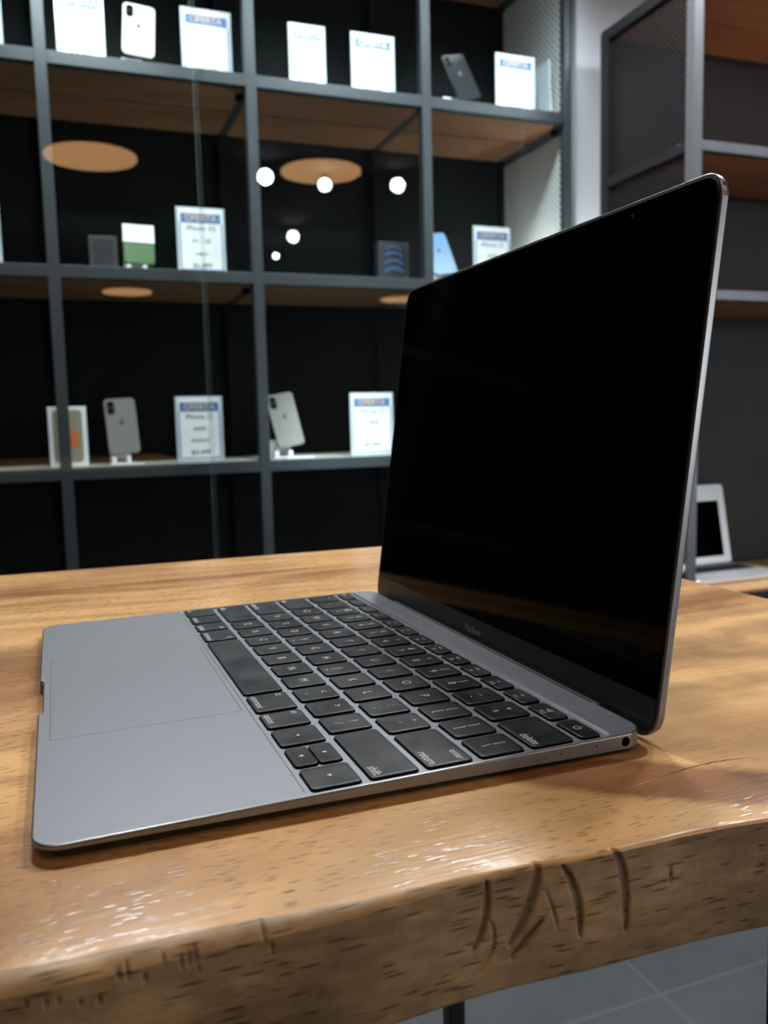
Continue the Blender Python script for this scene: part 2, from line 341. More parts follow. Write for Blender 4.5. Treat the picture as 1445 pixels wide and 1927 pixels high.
def loft(bm, loops, cap0=True, cap1=True, mi=0):
    L = [[bm.verts.new(p) for p in lp] for lp in loops]
    n = len(L[0])
    for a, b in zip(L, L[1:]):
        for i in range(n):
            f = bm.faces.new((a[i], a[(i + 1) % n], b[(i + 1) % n], b[i])); f.material_index = mi
    if cap0: bm.faces.new(L[0][::-1])
    if cap1: bm.faces.new(L[-1])
    return L
def rslab(x0, y0, x1, y1, z0, z1, r, bev=0.0, n=6):
    """rounded plate with a bevelled upper and lower edge"""
    bm = bmesh.new()
    lp = []
    if bev:
        lp.append([(x, y, z0) for x, y in rrect(x0 + bev, y0 + bev, x1 - bev, y1 - bev, max(r - bev, 1e-5), n)])
        lp.append([(x, y, z0 + bev) for x, y in rrect(x0, y0, x1, y1, r, n)])
        lp.append([(x, y, z1 - bev) for x, y in rrect(x0, y0, x1, y1, r, n)])
        lp.append([(x, y, z1) for x, y in rrect(x0 + bev, y0 + bev, x1 - bev, y1 - bev, max(r - bev, 1e-5), n)])
    else:
        lp = [[(x, y, z) for x, y in rrect(x0, y0, x1, y1, r, n)] for z in (z0, z1)]
    loft(bm, lp); return bm
def cyl(bm, c, r, h, axis='Z', n=24, r2=None):
    r2 = r if r2 is None else r2
    def P(a, rr, t):
        u, v = rr * math.cos(a), rr * math.sin(a)
        return {'Z': (c[0] + u, c[1] + v, c[2] + t), 'X': (c[0] + t, c[1] + u, c[2] + v), 'Y': (c[0] + u, c[1] + t, c[2] + v)}[axis]
    loft(bm, [[P(2 * math.pi * i / n, r, 0) for i in range(n)], [P(2 * math.pi * i / n, r2, h) for i in range(n)]])
def cylm(c, r, h, axis='Z', n=24, r2=None):
    bm = bmesh.new(); cyl(bm, c, r, h, axis, n, r2); return bm
_txt = {}
def text_mesh(s, size, m, align='CENTER', key=None):
    k = (s, round(size, 6), m.name, align)
    if k in _txt: return _txt[k]
    cu = bpy.data.curves.new('text', 'FONT'); cu.body = s; cu.size = size; cu.align_x = align; cu.align_y = 'CENTER'
    o = bpy.data.objects.new('text', cu); COL.objects.link(o)
    bpy.context.view_layer.update()
    me = bpy.data.meshes.new_from_object(o.evaluated_get(bpy.context.evaluated_depsgraph_get()))
    bpy.data.objects.remove(o); bpy.data.curves.remove(cu)
    me.materials.clear(); me.materials.append(m); _txt[k] = me
    return me
def text(name, s, size, m, parent, loc, rot=(0, 0, 0), align='CENTER', sx=1.0):
    o = bpy.data.objects.new(name, text_mesh(s, size, m, align)); COL.objects.link(o); o.parent = parent; o.location = loc; o.rotation_euler = rot
    o.scale = (sx, 1, 1)
    return o

# ------------------------------------------------------------------ room
struct(obj('floor', bx(-1.95, -2.6, -0.05, 8.2, 6.2, 0.0), FLOORM))
struct(obj('ceiling', bx(-1.95, -2.6, CEIL, 8.2, 6.2, CEIL + 0.05), CEILM))
struct(obj('wall_back', bx(-1.95, -2.6, 0, -1.90, 6.2, CEIL), DWALL))
struct(obj('wall_front', bx(8.15, -2.6, 0, 8.2, 6.2, CEIL), DWALL))
struct(obj('wall_left', bx(-1.90, -2.6, 0, 8.15, -2.55, CEIL), DWALL))
struct(obj('wall_right', bx(-1.90, 6.15, 0, 8.15, 6.2, CEIL), DWALL))
struct(obj('wall_pier', bx(-1.90, 1.358, 0, -1.50, 3.6, CEIL), GWALL))

wn = obj('added_fill_panel_1', bx(4.0, 6.144, 0.4, 8.0, 6.149, 2.2), emis('fill_panel_glow', (0.86, 0.94, 1.0), WALL_FILL_E)); struct(wn)  # unseen glowing panel added for cool fill and edge reflections
bm = bmesh.new()
for x in (3.95, 5.30, 6.65, 8.0): box(bm, x, 6.12, 0.35, x + .05, 6.1435, 2.25)
for z in (0.35, 2.2): box(bm, 3.95, 6.119, z, 8.05, 6.1434, z + .05)
struct(obj('fill_panel_trim_1', bm, LEGM))  # border of the added glowing panel

# ------------------------------------------------------------------ ceiling lamps
def disc_lamp(x, y, r, m, label, group):
    t = thing('ceiling_lamp', label, 'lamp', (x, y, CEIL), group=group)
    obj('lamp_shade', cylm((0, 0, -0.018), r, 0.012, n=48), m, t)
    obj('lamp_rim', cylm((0, 0, -0.006), r + 0.012, 0.0059, n=48), LEGM, t)
    return t
disc_lamp(1.785, 0.30, 0.252, DISC, 'warm round ceiling lamp, mirrored in the left shelf glass near the top', 'round warm ceiling lamps')
disc_lamp(1.73, 1.63, 0.245, DISC, 'warm round ceiling lamp among the spotlights, mirrored in the middle shelf bay', 'round warm ceiling lamps')
disc_lamp(6.78, 0.88, 0.27, DISC, 'far warm round ceiling lamp, mirrored low in the second shelf bay', 'round warm ceiling lamps')
disc_lamp(6.76, 4.22, 0.27, DISC, 'far warm round ceiling lamp, mirrored just left of the laptop lid', 'round warm ceiling lamps')
disc_lamp(0.70, -0.55, 0.26, DISC_FILL, 'added warm round fill lamp above the near side of the table', 'round warm ceiling lamps')

def track_spot(x, y, r, label):
    t = thing('track_spotlight', label, 'lamp', (x, y, CEIL), group='track spotlights')
    d = (Vector((-1.46, 0.6, 1.5)) - Vector((x, y, CEIL - 0.08))).normalized()
    q = d.to_track_quat('Z', 'Y').to_euler()
    obj('stem', cylm((0, 0, -0.05), 0.008, 0.0499), LEGM, t)
    obj('housing', cylm((0, 0, -0.06), r + 0.008, 0.10), LEGM, t, loc=(0, 0, -0.08), rot=q)
    obj('lens', cylm((0, 0, 0.0405), r, 0.003), BULB, t, loc=(0, 0, -0.08), rot=q)
for k, (x, y, r, l) in enumerate(((1.685, 1.27, 0.046, 'white ceiling spotlight mirrored beside the middle shelf post'), (1.753, 1.66, 0.040, 'white ceiling spotlight mirrored under the middle warm disc'),
                  (1.64, 2.10, 0.044, 'white ceiling spotlight mirrored rightmost in the middle bay'), (3.23, 1.855, 0.045, 'white ceiling spotlight mirrored low in the middle bay'),
                  (4.02, 1.91, 0.028, 'small dim ceiling spotlight mirrored lowest in the middle bay'))):
    track_spot(x, y, r, l)
# cool fill panel added to the ceiling behind the photographer
t = thing('ceiling_fill_panel', 'added square cool fill panel on the ceiling behind and left of the photographer', 'lamp', (1.45, -1.25, CEIL))
obj('frame', bx(-.33, -.33, -.012, .33, .33, -.0001), LEGM, t)
obj('diffuser', bx(-.31, -.31, -.015, .31, .31, -.0121), emis('panel_diffuser', (0.88, 0.95, 1.0), PANEL_E), t)

def downlight(x, y, watts, label, size=2.3, blend=0.6, tgt=None):
    t = thing('ceiling_downlight', label, 'lamp', (x, y, CEIL), group='ceiling downlights')
    obj('housing', cylm((0, 0, -0.04), 0.05, 0.0399), LEGM, t)
    ld = bpy.data.lights.new('bulb', 'SPOT'); ld.energy = watts; ld.color = (0.93, 0.97, 1.0); ld.spot_size = size; ld.spot_blend = blend; ld.shadow_soft_size = 0.11
    o = bpy.data.objects.new('bulb', ld); COL.objects.link(o); o.parent = t; o.location = (0, 0, -0.06)
    if tgt:
        o.rotation_euler = (Vector(tgt) - Vector((x, y, CEIL - 0.06))).to_track_quat('-Z', 'Y').to_euler()
downlight(-1.0, 0.10, DOWN_W * .75, 'downlight in the ceiling above the left end of the shelf unit')
downlight(-1.0, 0.90, DOWN_W * .85, 'downlight in the ceiling above the middle of the shelf unit')
downlight(-0.75, 1.75, DOWN_W * 1.15, 'downlight in the ceiling in front of the right cabinet')

for (x, y, wt, tg, sz, l) in ((-0.45, 0.15, 120, (-1.55, 0.15, 1.845), .34, 'added narrow ceiling spot aimed at the white phone in the top row'),
                          (-0.45, 0.60, 120, (-1.55, 0.68, 1.845), .34, 'added narrow ceiling spot aimed at the middle signs of the top row'),
                          (-0.45, 1.20, 120, (-1.55, 1.16, 1.845), .32, 'added narrow ceiling spot aimed at the right sign of the top row'),
                          (-0.35, 0.75, 380, (-1.55, 0.68, 0.79), .21, 'added narrow ceiling spot aimed at the lower row beside the lid'),
                          (-0.55, 1.35, 60, (-1.55, 1.10, 1.20), .20, 'added narrow ceiling spot aimed at the second row behind the lid')):
    downlight(x, y, wt, l, size=sz, blend=.35, tgt=tg)  # extra spots added to brighten the items on the shelves

# ------------------------------------------------------------------ wooden table
def table():
    t = thing('wooden_table', 'thick slab wood table with gouged worn front edge, carrying the grey laptop', 'table', (0, 0, 0))
    T = 0.75; B = 0.7155
    gouges = [([(.1106, .7474), (.1101, .7368), (.1065, .729)], .0011), ([(.1258, .7491), (.1228, .738), (.1172, .7283)], .0015),
              ([(.1265, .7334), (.1213, .7281), (.1173, .7244)], .0010), ([(.1328, .7475), (.1369, .7376), (.1377, .7268)], .0012),
              ([(.1484, .7489), (.1518, .7403), (.1519, .7256)], .0013), ([(.1675, .7406), (.1672, .7352)], .0006),
              ([(.1279, .7413), (.1300, .735), (.1311, .73)], .0005), ([(.1105, .7381), (.1127, .7303), (.108, .7228)], .0005)]
    segs = []
    gouges = [(p, w_ * 1.25) for p, w_ in gouges]
    for pts, wd in gouges:
        P = []
        if len(pts) == 2: pts = [pts[0], tuple((a + b) / 2 for a, b in zip(*pts)), pts[1]]
        for k in range(13):
            u = k / 12; a = (1 - u) ** 2; c = u * u; b = 2 * u * (1 - u)
            mid = [2 * pts[1][i] - 0.5 * (pts[0][i] + pts[2][i]) for i in (0, 1)]
            P.append((a * pts[0][0] + b * mid[0] + c * pts[2][0], a * pts[0][1] + b * mid[1] + c * pts[2][1], wd * math.sin(math.pi * (0.12 + 0.80 * u)) ** 0.6))
        segs.append(P)
    chips = [(0.000 + 0.0036 * i + random.uniform(-.001, .001), 0.7445 - random.uniform(0, .005) + 0.0003 * i, random.uniform(.0004, .0009), random.uniform(.001, .0028)) for i in range(11)]
    chips += [(0.052, .7478, .0008, .0028), (0.0535, .744, .0006, .0016), (0.0345, .7455, .0008, .0022), (0.0365, .7425, .0005, .001), (0.091, .7505, .0004, .0005), (0.0885, .7502, .0004, .0005)]
    def carve(y, z):
        d = 0.0
        for P in segs:
            if not (min(p[0] for p in P) - .003 < y < max(p[0] for p in P) + .003): continue
            for (py, pz, wd) in P[::1]:
                pass
            for a, b in zip(P, P[1:]):
                vy, vz = b[0] - a[0], b[1] - a[1]; l2 = vy * vy + vz * vz
                tt = max(0, min(1, ((y - a[0]) * vy + (z - a[1]) * vz) / l2))
                wd = a[2] + (b[2] - a[2]) * tt
                dist = math.hypot(y - a[0] - vy * tt, z - a[1] - vz * tt)
                if dist < wd: d = max(d, (1 - (dist / wd) ** 2) * min(1, wd / .0009))
        for (cy, cz, ry, rz) in chips:
            q = ((y - cy) / ry) ** 2 + ((z - cz) / rz) ** 2
            if q < 1: d = max(d, 0.8 * (1 - q))
        return d
    xe = lambda y: 0.3285 + 0.030 * max(-1, min(1, y - 0.0)) * 1.1 + 0.0010 * math.sin(y * 37) + 0.0006 * math.sin(y * 91 + 1)
    rad = lambda y: 0.0012 + 0.0040 / (1 + math.exp((y - 0.082) / 0.022))
    ys = []
    y = -0.75
    while y < 0.425:
        ys.append(y); y += 0.00045 if -0.02 < y < 0.225 else (0.004 if -0.1 < y < 0.3 else 0.02)
    ys.append(0.425)
    bm = bmesh.new(); gl = bm.verts.layers.float.new('gouge')
    rows = []
    NR, NF = 10, 62
    for y in ys:
        row = []; r = rad(y); x0 = xe(y)
        for k in range(9):
            q = 0.027 * (9 - k) / 9; row.append((x0 - r - q, T - 0.0008 * (1 - q / 0.027) ** 2, 0.0))
        T2 = T - 0.0008
        for k in range(NR + 1):
            u = k / NR
            px, pz = x0 - r + r * u, T2 - 0.62 * r * u
            # slightly rounded chamfer
            bul = math.sin(math.pi * u) * 0.10 * r
            row.append((px + bul * .5, pz + bul, 1.0))
        for k in range(1, NF + 1):
            ze = T2 - 0.62 * r; z = ze + (B + 0.001 - ze) * k / NF; row.append((x0, z, 1.0))
        row.append((x0 - 0.001, B, 0.0))
        vs = []
        for (x, z, s) in row:
            g = carve(y, z) if s else 0
            n1 = noise.noise(Vector((y * 120, z * 300, 3))) * 0.00025 + noise.noise(Vector((y * 25, z * 60, 9))) * 0.0006
            if s: x += n1 - g * 0.0008
            if s and z > T2 - 0.7 * r: z += noise.noise(Vector((y * 90, x * 300, 1))) * 0.00018 * s
            v = bm.verts.new((x, y, z)); v[gl] = min(1, g * 1.3); vs.append(v)
        rows.append(vs)
    for a, b in zip(rows, rows[1:]):
        for i in range(len(a) - 1):
            f = bm.faces.new((a[i], a[i + 1], b[i + 1], b[i]))
            # plain top surface and worn side are two faces of the same slab
            f.material_index = 0 if (i < 9 or (i < 9 + NR and a[i].co.y > 0.100 + 0.005 * (i - 9) + 0.006 * noise.noise(Vector((i * 3.7, 0.0, 0.0))))) else 1
            f.smooth = True
    xf = lambda y: -0.2305 + 0.028 * y
    top_b = [bm.verts.new((xf(y), y, T)) for y in ys]; bot_b = [bm.verts.new((xf(y), y, B)) for y in ys]
    for i in range(len(ys) - 1):
        f = bm.faces.new((rows[i][0], rows[i + 1][0], top_b[i + 1], top_b[i])); f.smooth = True
        bm.faces.new((top_b[i], top_b[i + 1], bot_b[i + 1], bot_b[i])); bm.faces.new((bot_b[i], bot_b[i + 1], rows[i + 1][-1], rows[i][-1]))
    bm.faces.new([rows[-1][k] for k in range(len(rows[-1]))] + [bot_b[-1], top_b[-1]])
    bm.faces.new(([rows[0][k] for k in range(len(rows[0]))] + [bot_b[0], top_b[0]])[::-1])
    for a, b in zip(rows, rows[1:]):
        for i in (9, 9 + NR):
            e = bm.edges.get((a[i], b[i]))
            if e: e.smooth = False
    obj('tabletop', bm, [TABLE_TOP, TABLE_EDGE], t)
    for (x, y, s) in ((0.18, 0.402, .020), (-0.16, 0.33, .008), (0.26, -0.68, .022), (-0.18, -0.68, .022)):
        obj('leg', bx(x - s, y - s, 0, x + s, y + s, B, 0.001), LEGM, t)
    # hairline crack with old filler near the right part of the top
    def sliver(name, pts, w, m):
        b = bmesh.new(); L_, R_ = [], []
        for i, (x, y) in enumerate(pts):
            x2, y2 = pts[min(i + 1, len(pts) - 1)]; x1, y1 = pts[max(i - 1, 0)]
            dx, dy = x2 - x1, y2 - y1; l = math.hypot(dx, dy); k = w * (0.25 + math.sin(math.pi * i / (len(pts) - 1))) * random.uniform(.6, 1.2)
            L_.append(b.verts.new((x - dy / l * k, y + dx / l * k, T + .00004))); R_.append(b.verts.new((x + dy / l * k, y - dx / l * k, T + .00004)))
        for i in range(len(pts) - 1): b.faces.new((L_[i], L_[i + 1], R_[i + 1], R_[i]))
        obj(name, b, m, t)
    def path(P, n=14):
        out = []
        for a, c in zip(P, P[1:]):
            for k in range(n): out.append((a[0] + (c[0] - a[0]) * k / n + random.uniform(-.00025, .00025), a[1] + (c[1] - a[1]) * k / n))
        return out + [P[-1]]
    sliver('crack', path([(.3012, .190), (.2990, .203), (.2985, .215), (.3010, .229)]), .00022, mat('crack_dark', (0.05, 0.02, 0.012), .9, spec=.05))
    sliver('crack_filler', path([(.3045, .172), (.3030, .181), (.3012, .190)], 8), .00022, mat('pale_filler', (0.30, 0.18, 0.11), .8, spec=.1))
    return t
table()

# ------------------------------------------------------------------ laptop
MM = 0.001
def laptop():
    TILT = 0.0109
    root = thing('laptop', 'open space-grey laptop with black keys and dark screen on the wooden table', 'laptop', (0, 0, 0.755), (TILT, 0, 0))
    W_, D_ = 280.5, 201.0
    def outline(ins, n=8):
        pts = rrect(0 + ins, 0 + ins, W_ - ins, D_ - ins, 9 - min(ins, 8), n)
        out = []
        # pts run: front-right corner, back-right, back-left, front-left; then the front edge with the finger notch
        for p in pts: out.append(p)
        nd = 1.6
        for x, dy in ((114.5, 0), (116.0, nd * .55), (118.5, nd), (161, nd), (163.5, nd * .55), (165.0, 0)):
            out.append((x, ins + dy))
        return out
    zb = lambda y: -1.4 - 4.0 * max(0, min(1, (y - 30) / 165))
    # deck and side shell
    bm = bmesh.new()
    o0, o1, o2, o3, o4 = outline(0.45), outline(0.0), outline(0.0), outline(0.6), outline(7)
    loops = [[(x, y, 0) for x, y in outline(0.62)], [(x, y, -0.05) for x, y in outline(0.38)], [(x, y, -0.19) for x, y in outline(0.17)], [(x, y, -0.40) for x, y in outline(0.04)], [(x, y, -0.62) for x, y in o1], [(x, y, zb(y)) for x, y in o2],
             [(x, y, zb(y) - 0.35) for x, y in o3], [(x, y, zb(y) - 1.5) for x, y in o4]]
    sc = lambda lp: [(a * MM, b * MM, c * MM) for a, b, c in lp]
    L = loft(bm, [sc(l) for l in loops], cap0=False, cap1=True)
    for f in bm.faces:
        zz = sum(v.co.z for v in f.verts) / len(f.verts)
        if zz > -0.00065: f.material_index = 1; f.smooth = True
        elif all(v.co.z < -0.0013 for v in f.verts): f.material_index = 2
        else: f.material_index = 3
    wx0, wx1, wy0, wy1 = 1.35, 279.15, 77.0, 187.2
    tx0, tx1, ty0, ty1 = 84.3, 195.7, 4.6, 75.0
    inner = [bm.verts.new((x * MM, y * MM, 0)) for x, y in rrect(wx0, wy0, wx1, wy1, 2.2, 4)]
    tpad = [bm.verts.new((x * MM, y * MM, 0)) for x, y in rrect(tx0, ty0, tx1, ty1, 1.2, 3)]
    edges = []
    for lp in (L[0], inner, tpad):
        for i in range(len(lp)):
            a, b = lp[i], lp[(i + 1) % len(lp)]
            edges.append(bm.edges.get((a, b)) or bm.edges.new((a, b)))
    r = bmesh.ops.triangle_fill(bm, edges=edges, use_beauty=True, use_dissolve=False)
    for f in [g for g in r['geom'] if isinstance(g, bmesh.types.BMFace)]:
        c = f.calc_center_median() * 1000
        if (wx0 < c.x < wx1 and wy0 < c.y < wy1 and False): pass
        f.material_index = 0
    # recessed walls of the well and of the trackpad pocket
    def sink(loop, pts2, z):
        lo = [bm.verts.new((x * MM, y * MM, z * MM)) for x, y in pts2]
        n = len(loop)
        for i in range(n):
            f = bm.faces.new((loop[i], loop[(i + 1) % n], lo[(i + 1) % n], lo[i])); f.material_index = 0
        return lo
    lo = sink(inner, rrect(wx0 + .7, wy0 + .7, wx1 - .7, wy1 - .9, 1.7, 4), -0.75); bm.faces.new(lo).material_index = 4
    lo = sink(tpad, rrect(tx0, ty0, tx1, ty1, 1.2, 3), -0.5); bm.faces.new(lo).material_index = 2
    # drop any filler triangle that covers a hole
    rm = []
    for f in bm.faces:
        if len(f.verts) == 3 and all(abs(v.co.z) < 1e-9 for v in f.verts):
            c = f.calc_center_median() * 1000
            if (wx0 + .5 < c.x < wx1 - .5 and wy0 + .5 < c.y < wy1 - .5 and all(v in inner for v in f.verts)) or (all(v in tpad for v in f.verts)): rm.append(f)
    bmesh.ops.delete(bm, geom=rm, context='FACES_ONLY')
    obj('base_shell', bm, [ALU, ALU_EDGE, ALU_DARK, ALU_EDGE, ALU], root)
    # trackpad plate
    obj('trackpad', rslab(.0844, .0047 + .0001, .19545, .07485, -.0004, -.00002, .0010), ALU, root)
    # feet
    for (x, y, z) in ((30, 22, -5.0), (250, 22, -5.0), (30, 178, -7.0), (250, 178, -7.0)):
        h = 0.755 + y * MM * TILT - 0.75
        zf = -(h) / 1.0
        obj('rubber_foot', cylm((x * MM, y * MM, zf + .00015), .005, -zf - .0022), GASKET, root)
    # keyboard
    U, Y0, V, G, HF = 19.067, 78.12, 19.272, 1.46, 10.9
    X0 = (280.5 - 14.5 * U) / 2
    pock = bmesh.new()
    keymesh = {}
    def keycap(x0, x1, y0, y1, label=None):
        cx, cy = (x0 + x1) / 2, (y0 + y1) / 2; w, d = (x1 - x0) / 2, (y1 - y0) / 2
        k = (round(w, 2), round(d, 2))
        # black cut-out in the well around the cap
        pts = rrect(x0 - .28, y0 - .28, x1 + .28, y1 + .28, 1.9, 4)
        loft(pock, [[(a * MM, b * MM, -.00078) for a, b in pts], [(a * MM, b * MM, -.00071) for a, b in pts]])
        if k not in keymesh:
            bm = bmesh.new(); r = 1.6
            lp = []
            for ins, z in ((0, -.72), (0, -.02), (.10, .14), (.30, .20)):
                lp.append([(a * MM, b * MM, z * MM) for a, b in rrect(-w + ins, -d + ins, w - ins, d - ins, r - ins, 4)])
            # shallow dish of the cap
            for f_, z in ((.85, .175), (.6, .14), (.3, .11)):
                lp.append([(a * MM, b * MM, z * MM) for a, b in rrect(-w + .3 + (1 - f_) * min(w, d), -d + .3 + (1 - f_) * min(w, d), w - .3 - (1 - f_) * min(w, d), d - .3 - (1 - f_) * min(w, d), (r - .3) * f_, 4)])
            loft(bm, lp)
            bmesh.ops.recalc_face_normals(bm, faces=bm.faces)
            me = bpy.data.meshes.new('key'); bm.to_mesh(me); bm.free(); me.materials.append(KEYM)
            for p in me.polygons: p.use_smooth = True
            keymesh[k] = me
        o = bpy.data.objects.new('key', keymesh[k]); COL.objects.link(o); o.parent = root; o.location = (cx * MM, cy * MM, 0)
        if label: o['label'] = label
        return o, w, d
    ZT = .00024
    def leg(o, s, x, y, size, align='CENTER', sx=0.92):
        text('legend', s, size * 1.12 * MM, LEG_W, o, (x * MM, y * MM, ZT), align=align, sx=sx)
    def shape(o, polys, x=0, y=0):
        bm = bmesh.new()
        for pl in polys:
            bm.faces.new([bm.verts.new(((x + a) * MM, (y + b) * MM, ZT)) for a, b in pl])
        me = bpy.data.meshes.new('legend'); bmesh.ops.recalc_face_normals(bm, faces=bm.faces); bm.to_mesh(me); bm.free(); me.materials.append(LEG_W)
        q = bpy.data.objects.new('legend', me); COL.objects.link(q); q.parent = o
    def arc(cx, cy, r, a0, a1, w=.16, n=12):
        out = []
        for i in range(n):
            p, q = math.radians(a0 + (a1 - a0) * i / n), math.radians(a0 + (a1 - a0) * (i + 1) / n)
            out.append([(cx + (r - w) * math.cos(p), cy + (r - w) * math.sin(p)), (cx + (r + w) * math.cos(p), cy + (r + w) * math.sin(p)),
                        (cx + (r + w) * math.cos(q), cy + (r + w) * math.sin(q)), (cx + (r - w) * math.cos(q), cy + (r - w) * math.sin(q))])
        return out
    def bar(x0, y0, x1, y1, w=.16):
        dx, dy = x1 - x0, y1 - y0; l = math.hypot(dx, dy); nx, ny = -dy / l * w, dx / l * w
        return [(x0 + nx, y0 + ny), (x1 + nx, y1 + ny), (x1 - nx, y1 - ny), (x0 - nx, y0 - ny)]
    def cmd_sym(cx, cy, s=.55):
        out = [bar(cx - s, cy - s * 1.6, cx - s, cy + s * 1.6, .12)[::1], bar(cx + s, cy - s * 1.6, cx + s, cy + s * 1.6, .12),
               bar(cx - s * 1.6, cy - s, cx + s * 1.6, cy - s, .12), bar(cx - s * 1.6, cy + s, cx + s * 1.6, cy + s, .12)]
        for a in (-1, 1):
            for b in (-1, 1): out += arc(cx + a * s * 1.65, cy + b * s * 1.65, s * .6, 0, 360, .11, 10)
        return out
    rows = [
        [('fn', 1), ('control', 1), ('option', 1), ('command', 1.25), ('', 5), ('command', 1.25), ('option', 1)],
        [('shift', 2.25)] + [(c, 1) for c in 'ZXCVBNM'] + [(',<', 1), ('.>', 1), ('/?', 1), ('shiftR', 2.25)],
        [('caps lock', 1.75)] + [(c, 1) for c in 'ASDFGHJKL'] + [(';:', 1), ('\'"', 1), ('return', 1.75)],
        [('tab', 1.5)] + [(c, 1) for c in 'QWERTYUIOP'] + [('[{', 1), (']}', 1), ('\\|', 1)],
        [('`~', 1), ('1!', 1), ('2@', 1), ('3#', 1), ('4$', 1), ('5%', 1), ('6^', 1), ('7&', 1), ('8*', 1), ('9(', 1), ('0)', 1), ('-_', 1), ('=+', 1), ('delete', 1.5)]]
    for ri, row in enumerate(rows):
        x = 0
        y0, y1 = Y0 + ri * V + G, Y0 + (ri + 1) * V - G
        for s, wu in row:
            a, b = X0 + x * U + G, X0 + (x + wu) * U - G
            if s == '': o, w, d = keycap(a, b, y0, y1, 'long blank space bar'); x += wu; continue
            o, w, d = keycap(a, b, y0, y1)
            right = x > 7
            if s in ('fn',): leg(o, s, -w + 2.6, -d + 2.6, 3.6)
            elif s == 'control': leg(o, s, 0, -d + 2.6, 3.6)
            elif s == 'option':
                leg(o, s, -w + 1.4 if right else w - 1.4, -d + 2.6, 3.7, 'LEFT' if right else 'RIGHT'); leg(o, 'alt', -w + 1.4 if right else w - 1.4, d - 3.2, 3.2, 'LEFT' if right else 'RIGHT')
            elif s == 'command':
                leg(o, s, -w + 1.4 if right else w - 1.4, -d + 2.6, 3.7, 'LEFT' if right else 'RIGHT'); shape(o, cmd_sym((-w + 3.2) if right else (w - 3.2), d - 3.6))
            elif s in ('shift', 'caps lock', 'tab'): leg(o, s, -w + 1.6, -d + 2.8, 3.9, 'LEFT')
            elif s == 'shiftR': leg(o, 'shift', w - 1.6, -d + 2.8, 4.1, 'RIGHT')
            elif s == 'return': leg(o, 'return', w - 1.6, -d + 2.8, 4.1, 'RIGHT'); leg(o, 'enter', w - 1.6, d - 3.4, 3.6, 'RIGHT')
            elif s == 'delete': leg(o, s, w - 1.6, -d + 2.8, 4.1, 'RIGHT')
            elif len(s) == 2:
                leg(o, s[0], 0, -2.6, 4.6); leg(o, s[1], 0, 3.2, 4.6)
            else:
                leg(o, s, 0, 0, 5.0)
                if s in 'FJ': shape(o, [bar(-1.5, -5.6, 1.5, -5.6, .16)])
            x += wu
    # arrows
    y0, y1 = Y0 + G, Y0 + V - G
    tri = lambda s=1: [[(0, .95 * s), (-.85, -.7 * s), (.85, -.7 * s)]]
    a, b = X0 + 11.5 * U + G, X0 + 12.5 * U - G
    o, w, d = keycap(a, b, y0, y1); shape(o, [[(-.95, 0), (.7, .85), (.7, -.85)]])
    a, b = X0 + 12.5 * U + G, X0 + 13.5 * U - G; ym = (y0 + y1) / 2
    o, w, d = keycap(a, b, y0, ym - .2); shape(o, tri(-1)); o, w, d = keycap(a, b, ym + .2, y1); shape(o, tri(1))
    a, b = X0 + 13.5 * U + G, X0 + 14.5 * U - G
    o, w, d = keycap(a, b, y0, y1); shape(o, [[(.95, 0), (-.7, .85), (-.7, -.85)]])
    # function row
    y0, y1 = Y0 + 5 * V + G, Y0 + 5 * V + HF - G
    wf = 14.5 / 14 * U
    for i in range(14):
        o, w, d = keycap(X0 + i * wf + G, X0 + (i + 1) * wf - G, y0, y1)
        if i == 0: leg(o, 'esc', -w + 1.6, 0, 3.4, 'LEFT')
        elif i == 13: shape(o, arc(0, -.1, 1.35, 125, 415, .17, 18) + [bar(0, .1, 0, 1.7, .17)])
        else:
            leg(o, 'F%d' % i, 0, -2.4, 2.3)
            spk = [[(-1.6, .9), (-.9, .9), (-.2, 1.7), (-.2, -.3), (-.9, .5), (-1.6, .5)]]
            if i in (1, 2): shape(o, arc(0, 1.2, .6, 0, 360, .11) + [bar(1.1 * math.cos(t), 1.2 + 1.1 * math.sin(t), 1.5 * math.cos(t), 1.2 + 1.5 * math.sin(t), .09) for t in [k * math.pi / 4 for k in range(8)]])
            elif i in (5, 6): shape(o, [bar(-1.4, .6, 1.4, .6, .12), bar(0, 1.1, 0, 1.8, .1), bar(-.9, 1, -1.3, 1.6, .1), bar(.9, 1, 1.3, 1.6, .1)])
            elif i in (3, 4): shape(o, [bar(-1.4, .5, -1.4, 1.9, .1), bar(-.4, .5, -.4, 1.9, .1), bar(.4, .5, 1.5, .5, .1), bar(.4, 1.9, 1.5, 1.9, .1), bar(.5, .5, .5, 1.9, .1), bar(1.5, .5, 1.5, 1.9, .1)])
            elif i == 7: shape(o, [[(-.1, 1.2), (-1.4, 1.9), (-1.4, .5)][::-1] and [(-1.5, 1.2), (-.1, 1.9), (-.1, .5)], [(0, 1.2), (1.4, 1.9), (1.4, .5)]])
            elif i == 8: shape(o, [[(-1.3, .5), (-1.3, 1.9), (-.1, 1.2)], bar(.4, .6, .4, 1.8, .12), bar(.9, .6, .9, 1.8, .12)])
            elif i == 9: shape(o, [[(-1.4, 1.9), (-1.4, .5), (0, 1.2)], [(.1, 1.9), (.1, .5), (1.5, 1.2)]])
            elif i == 10: shape(o, [[(x + .9, y) for x, y in spk[0]]])
            elif i == 11: shape(o, [[(x + .5, y) for x, y in spk[0]]] + arc(.4, .7, .6, -45, 45, .09, 6))
            else: shape(o, spk + arc(-.3, .7, .7, -50, 50, .1, 6) + arc(-.3, .7, 1.3, -50, 50, .1, 6) + arc(-.3, .7, 1.9, -50, 50, .1, 6))
    obj('keyboard_cutouts', pock, POCKET, root)
    # speaker grille dots between the keys and the hinge
    bm = bmesh.new()
